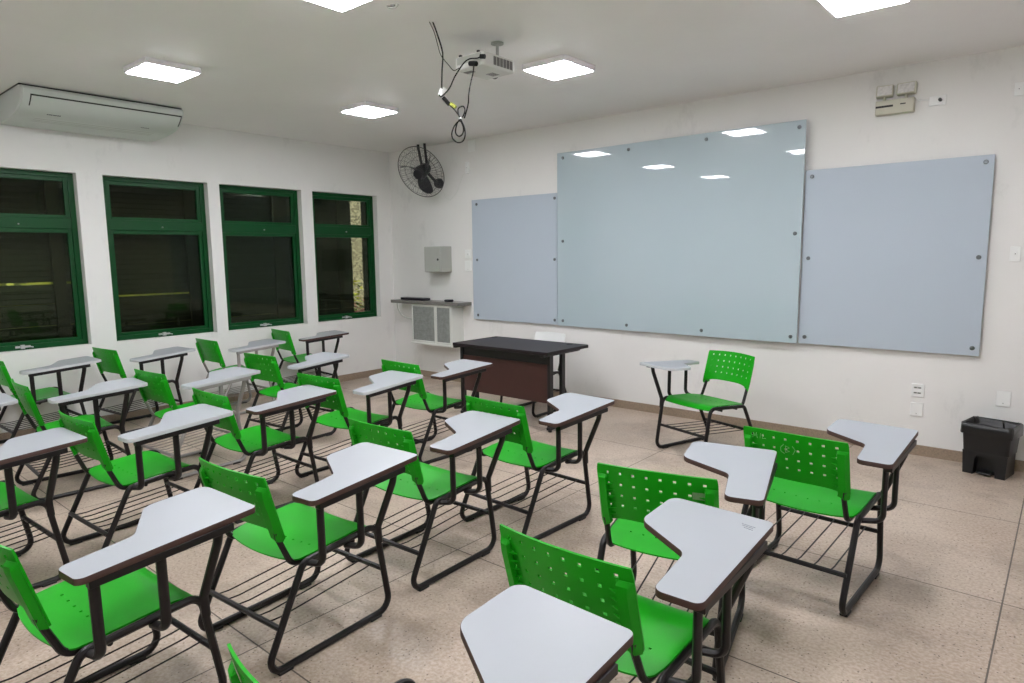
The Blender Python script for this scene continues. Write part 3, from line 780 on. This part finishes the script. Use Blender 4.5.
Cc = [(3.906, -2.838, 2.458), (3.925, -2.835, 2.448), (3.944, -2.79, 2.499), (3.936, -2.74, 2.569), (3.940, -2.7, 2.623), (3.958, -2.675, 2.664), (3.985, -2.655, 2.684), (4.049, -2.655, 2.676), (4.065, -2.645, 2.686)]
cc_ = cable('adapter_cable', 'black looped cable between the white adapter and the projector ports', [Cc])
rod('plug', (4.065, -2.648, 2.684), (4.093, -2.640, 2.680), .014, M['cable'], cc_)
A2 = [(3.905, -2.90, 2.850), (3.936, -2.895, 2.79), (3.952, -2.885, 2.722), (3.962, -2.87, 2.663), (3.933, -2.78, 2.632), (3.894, -2.7, 2.625), (3.879, -2.64, 2.654)]
cable('thin_cable', 'thin dark wire slanting from the ceiling hole to the projector side', [A2], .0025)
hk = MB().tube(smoothpath([(3.915, -3.215, 2.849), (3.935, -3.21, 2.838), (3.965, -3.2, 2.838), (3.985, -3.195, 2.849)]), .006, 6)
hk.lathe([(.013, 2.842), (.013, 2.85)], 10, Matrix.Translation((3.95, -3.205, 0)))
tag(hk.build('ceiling_hook', M['grey_box']), 'small pale hook on the bare ceiling behind the cable hole', 'hook')

# ------------------------------------------------------------------ wall items by the corner
eb = empty('wall_box', (.96, 0, 1.335)); tag(eb, 'grey metal box with a keyhole on the wall above the granite shelf', 'wall box')
MB().box((-.14, -.175, 0), (.14, 0, .305)).build('body', M['grey_box'], eb, bevel=.004)
dr = MB().box((-.136, -.19, .005), (.136, -.176, .300)).build('door', M['grey_box'], eb, bevel=.003)
MB().lathe([(.014, 0), (.014, .005), (.006, .007)], 14, Matrix.Translation((.10, -.19, .15)) @ Matrix.Rotation(PI/2, 4, 'X')).build('lock', M['dark_slot'], dr)

sh = empty('wall_shelf', (.82, 0, .945)); tag(sh, 'grey granite wall shelf in the corner, over the white cabinet', 'shelf')
MB().box((-.60, -.235, 0), (.60, 0, .040)).build('shelf_board', M['granite'], sh, bevel=.004)
cb_ = empty('wall_cabinet', (.935, 0, .475)); tag(cb_, 'white wall cabinet with grey mesh doors under the granite shelf', 'cabinet')
cbm = MB(); W2, D, Hh = .345, .215, .47
cbm.box((-W2, -D+.02, 0), (W2, 0, Hh)); cbm.build('body', M['white_paint'], cb_, bevel=.003)
def mesh_door(x0, x1):
    f = MB(); t = .02
    f.box((x0, -D, 0), (x0+t, -D+.019, Hh)); f.box((x1-t, -D, 0), (x1, -D+.019, Hh)); f.box((x0+t, -D, 0), (x1-t, -D+.019, t*1.4)); f.box((x0+t, -D, Hh-t*1.4), (x1-t, -D+.019, Hh))
    d = f.build('door', M['white_paint'], cb_, bevel=.002)
    gm = MB().box((x0+t, -D+.006, t*1.4), (x1-t, -D+.010, Hh-t*1.4))
    n = 14
    for k in range(n):
        z = t*1.4+(Hh-t*2.8)*(k+.5)/n; gm.box((x0+t, -D+.003, z-.002), (x1-t, -D+.006, z+.002))
    gm.build('mesh_panel', M['mesh_grey'], d)
mesh_door(-W2, .08); mesh_door(.085, W2)
MB().box((-W2-.01, -D-.012, -.02), (W2+.01, 0, -.001)).build('bottom_ledge', M['white_paint'], cb_, bevel=.003)
kb = MB(); kb.prism(fillet2([(-.235, -.06), (.235, -.06), (.235, .06), (-.235, .06)], .04, 4), 0, .030)
kb.build('flat_device', M['fan_black'], bevel=.006).location = (.56, -.12, .985)
tag(bpy.data.objects['flat_device'], 'flat black oblong device lying at the corner end of the granite shelf', 'device')
pk = MB().lathe([(.050, 0), (.056, .006), (.056, .020), (.048, .027), (.001, .028)], 24); pk = pk.build('round_device', M['fan_black']); pk.location = (1.17, -.13, .985)
tag(pk, 'small round black device on the granite shelf beside the whiteboard', 'device')
lc = MB().tube(smoothpath([(.33, -.22, .945), (.325, -.20, .86), (.36, -.16, .78), (.45, -.12, .745), (.589, -.10, .735)]), .0055, 6)
tag(lc.build('hanging_cord', M['grey_box']), 'thin grey cable looping from under the shelf into the cabinet side', 'cable')

def plate(name, x, z, w, h, label, cat, kind, d=.010, group=None):
    root = empty(name, (x, 0, z)); tag(root, label, cat, group)
    MB().box((-w/2, -d, -h/2), (w/2, 0, h/2)).build('face_plate', M['plate'], root, bevel=.003)
    if kind == 'socket2':
        for s in (-1, 1):
            m = MB().box((-w*.30, -d-.0015, s*h*.2-h*.06), (w*.30, -d+.001, s*h*.2+h*.06)); m.build('socket_slot', M['grey_box'], root)
            mm = MB()
            for q in (-1, 1): mm.box((q*w*.16-.008, -d-.003, s*h*.2-.003), (q*w*.16+.008, -d-.001, s*h*.2+.003))
            mm.build('socket_hole', M['dark_slot'], root)
    if kind == 'switch':
        MB().box((-w*.2, -d-.005, -h*.16), (w*.2, -d+.001, h*.16)).build('rocker', M['plate'], root, bevel=.002)
        MB().box((-w*.03, -d-.0062, -h*.03), (w*.06, -d-.0045, h*.03)).build('mark', M['dark_slot'], root)
    if kind == 'blank':
        MB().lathe([(.004, 0), (.004, .002)], 8, Matrix.Translation((0, -d, -h*.3)) @ Matrix.Rotation(PI/2, 4, 'X')).build('screw', M['grey_box'], root)
    return root
plate('wall_socket', 6.000, .493, .080, .098, 'white double socket plate on the wall, upper of the pair under the whiteboard', 'socket', 'socket2')
plate('wall_socket', 6.002, .348, .082, .100, 'white blank plate on the wall, lower of the pair under the whiteboard', 'socket', 'blank')
plate('wall_socket', 6.516, .497, .082, .108, 'white blank plate on the wall above the black waste bin', 'socket', 'blank')
plate('wall_switch', 6.512, 1.495, .060, .10, 'white light switch on the wall past the whiteboard edge', 'switch', 'switch')
plate('wall_switch', 1.385, 1.545, .10, .10, 'white switch plate between grey wall box and whiteboard, upper one', 'switch', 'switch')
plate('wall_switch', 1.378, 1.405, .10, .12, 'white switch plate between grey wall box and whiteboard, lower one', 'switch', 'blank')
plate('wall_sensor', 1.40, 2.53, .05, .13, 'small white device on the wall beside the fan', 'sensor', 'switch', .025)
plate('wall_cover', 1.47, 2.765, .115, .125, 'square blank cover plate under the ceiling beside the fan', 'cover plate', 'none')
plate('wall_outlet', 6.458, 2.575, .05, .085, 'small white outlet high on the wall at the photo edge', 'socket', 'switch')

# emergency light
em = empty('emergency_light', (5.738, 0, 2.51)); tag(em, 'cream twin-head emergency light high on the wall beside the whiteboards', 'emergency light')
MB().box((-.120, -.060, .004), (.126, 0, .102)).build('housing', M['cream'], em, bevel=.004)
MB().box((-.118, -.0615, .052), (-.005, -.0585, .066)).build('label_strip', M['dark_slot'], em)
MB().box((.04, -.0615, .060), (.075, -.0585, .068)).build('indicator', M['dark_slot'], em)
for k, (x, t) in enumerate(((-.068, 6), (.072, -4))):
    X = Matrix.Translation((x, -.035, .168)) @ Matrix.Rotation(R(t), 4, 'Z') @ Matrix.Rotation(R(-10), 4, 'X')
    w = .055+.006*k
    h = MB(); h.box((-w, -.02, -.040), (w, .025, .042), 0, X); hd = h.build('lamp_head', M['cream'], em, bevel=.006)
    h = MB(); h.box((-w+.008, -.0225, -.032), (w-.008, -.019, .034), 0, X); h.build('lens', M['lamp_chrome'], hd, bevel=.002)
    MB().lathe([(.011, 0), (.011, .028), (.007, .03)], 10, Matrix.Translation((x, -.033, .102))).build('swivel', M['cream'], hd)
pl = plate('wall_outlet', 6.000, 2.572, .105, .066, 'white outlet with dark plug beside the emergency light', 'socket', 'none')
MB().lathe([(.011, 0), (.011, .03), (.007, .034)], 12, Matrix.Translation((.018, -.01, 0)) @ Matrix.Rotation(PI/2, 4, 'X')).build('socket_plug', M['dark_slot'], pl)
ec = MB().tube(smoothpath([(5.869, -.012, 2.585), (5.89, -.008, 2.592), (5.89, -.008, 2.588), (5.946, -.008, 2.585)]), .004, 6)
tag(ec.build('lamp_cord', M['plate']), 'short pale cord between emergency light and its outlet', 'cord')

# ------------------------------------------------------------------ waste bin
bn = empty('waste_bin', (6.475, -.175, 0), R(-11)); tag(bn, 'black pedal waste bin lined with a black bag, against the wall', 'waste bin')
b = MB(); H = .335
def ring(w0, d0, z, r=.02):
    return [(x, y, z) for (x, y) in fillet2([(-w0, -d0), (w0, -d0), (w0, d0), (-w0, d0)], r, 3)]
def loft(mb, rings, cap0=True, cap1=True):
    n = len(rings[0]); V = [p for r_ in rings for p in r_]; F = []
    for a in range(len(rings)-1):
        for i in range(n): F.append((a*n+i, a*n+(i+1) % n, (a+1)*n+(i+1) % n, (a+1)*n+i))
    if cap0: F.append(tuple(range(n)))
    if cap1: F.append(tuple((len(rings)-1)*n+i for i in range(n)))
    return mb.add(V, F)
# body with the arched pedal recess: lower front split into two feet
arch = [(-.122, 0), (-.062, 0), (-.058, .11), (-.046, .132), (.050, .132), (.062, .11), (.066, 0), (.122, 0), (.131, .16), (-.131, .16)]
XZ = Matrix(((1, 0, 0, 0), (0, 0, -1, 0), (0, 1, 0, 0), (0, 0, 0, 1)))
b.prism(arch, .030, .104, 0, XZ)
b.box((-.122, -.032, 0), (.122, .1, .16))
loft(b, [ring(.131, .104, .158), ring(.142, .118, H)], True, False)
loft(b, [ring(.136, .112, H), ring(.124, .097, .17)], False, True)
b.add(ring(.142, .118, H)+ring(.136, .112, H), [(i, (i+1) % 16, 16+(i+1) % 16, 16+i) for i in range(16)])
b.build('body', M['bin'], bn, smooth=35)
pd = MB(); pd.box((-.040, -.115, .012), (.042, -.03, .024)); pd.build('pedal', M['bin'], bn, bevel=.004)
rn = random.Random(4); bg = MB(); rr_ = []
for (w0, d0, z, amp) in ((.150, .126, H-.055, .006), (.152, .128, H-.02, .003), (.150, .126, H+.014, .004), (.140, .116, H+.022, .004), (.128, .104, H+.006, .004), (.118, .094, H-.08, .010), (.10, .08, H-.18, .012)):
    q = []
    for (x, y) in fillet2([(-w0, -d0), (w0, -d0), (w0, d0), (-w0, d0)], .03, 8):
        q.append((x*(1+rn.uniform(-amp, amp)*4), y*(1+rn.uniform(-amp, amp)*4), z+rn.uniform(-amp, amp)))
    rr_.append(q)
loft(bg, rr_, False, True); bg.build('bin_bag', M['bag'], bn, smooth=60)
MB().tube(smoothpath([(.08, -.06, H-.02), (.082, -.065, H+.02), (.078, -.07, H+.05), (.074, -.07, H+.052)]), .006, 6).build('bag_knot', M['bag'], bn)

# ------------------------------------------------------------------ world, sun, camera
w = bpy.data.worlds.new('World'); scene.world = w; w.use_nodes = True
nt = w.node_tree; bgd = nt.nodes['Background']
sky = nt.nodes.new('ShaderNodeTexSky'); sky.sky_type = 'NISHITA'; sky.sun_elevation = R(50); sky.sun_rotation = R(200); sky.sun_disc = False
nt.links.new(sky.outputs['Color'], bgd.inputs['Color']); bgd.inputs['Strength'].default_value = .22
sd = bpy.data.lights.new('sun', 'SUN'); sd.energy = 3.2; sd.angle = R(.6); sd.color = (1, .95, .86)
so = bpy.data.objects.new('sun', sd); COL.objects.link(so)
so.rotation_euler = Vector((-.55, .25, -.8)).to_track_quat('-Z', 'Y').to_euler()

FPX, YAW, PITCH, ROLL = 660.994, -.703717, .128776, -.0109323
f = Vector((math.sin(YAW)*math.cos(PITCH), math.cos(YAW)*math.cos(PITCH), -math.sin(PITCH)))
r_ = Vector((math.cos(YAW), -math.sin(YAW), 0)); u_ = r_.cross(f)
r2 = r_*math.cos(ROLL)+u_*math.sin(ROLL); u2 = -r_*math.sin(ROLL)+u_*math.cos(ROLL)
cam = bpy.data.cameras.new('camera'); cam.sensor_width = 36; cam.sensor_fit = 'HORIZONTAL'; cam.lens = FPX/1024*36; cam.clip_start = .05
co = bpy.data.objects.new('camera', cam); COL.objects.link(co)
mw = Matrix((r2, u2, -f)).transposed().to_4x4(); mw.translation = (6.82690, -5.64409, 1.51819); co.matrix_world = mw
scene.camera = co
vs = scene.view_settings
vs.view_transform = 'Standard'; vs.look = 'None'; vs.exposure = 1.07; vs.gamma = 1; vs.use_curve_mapping = False
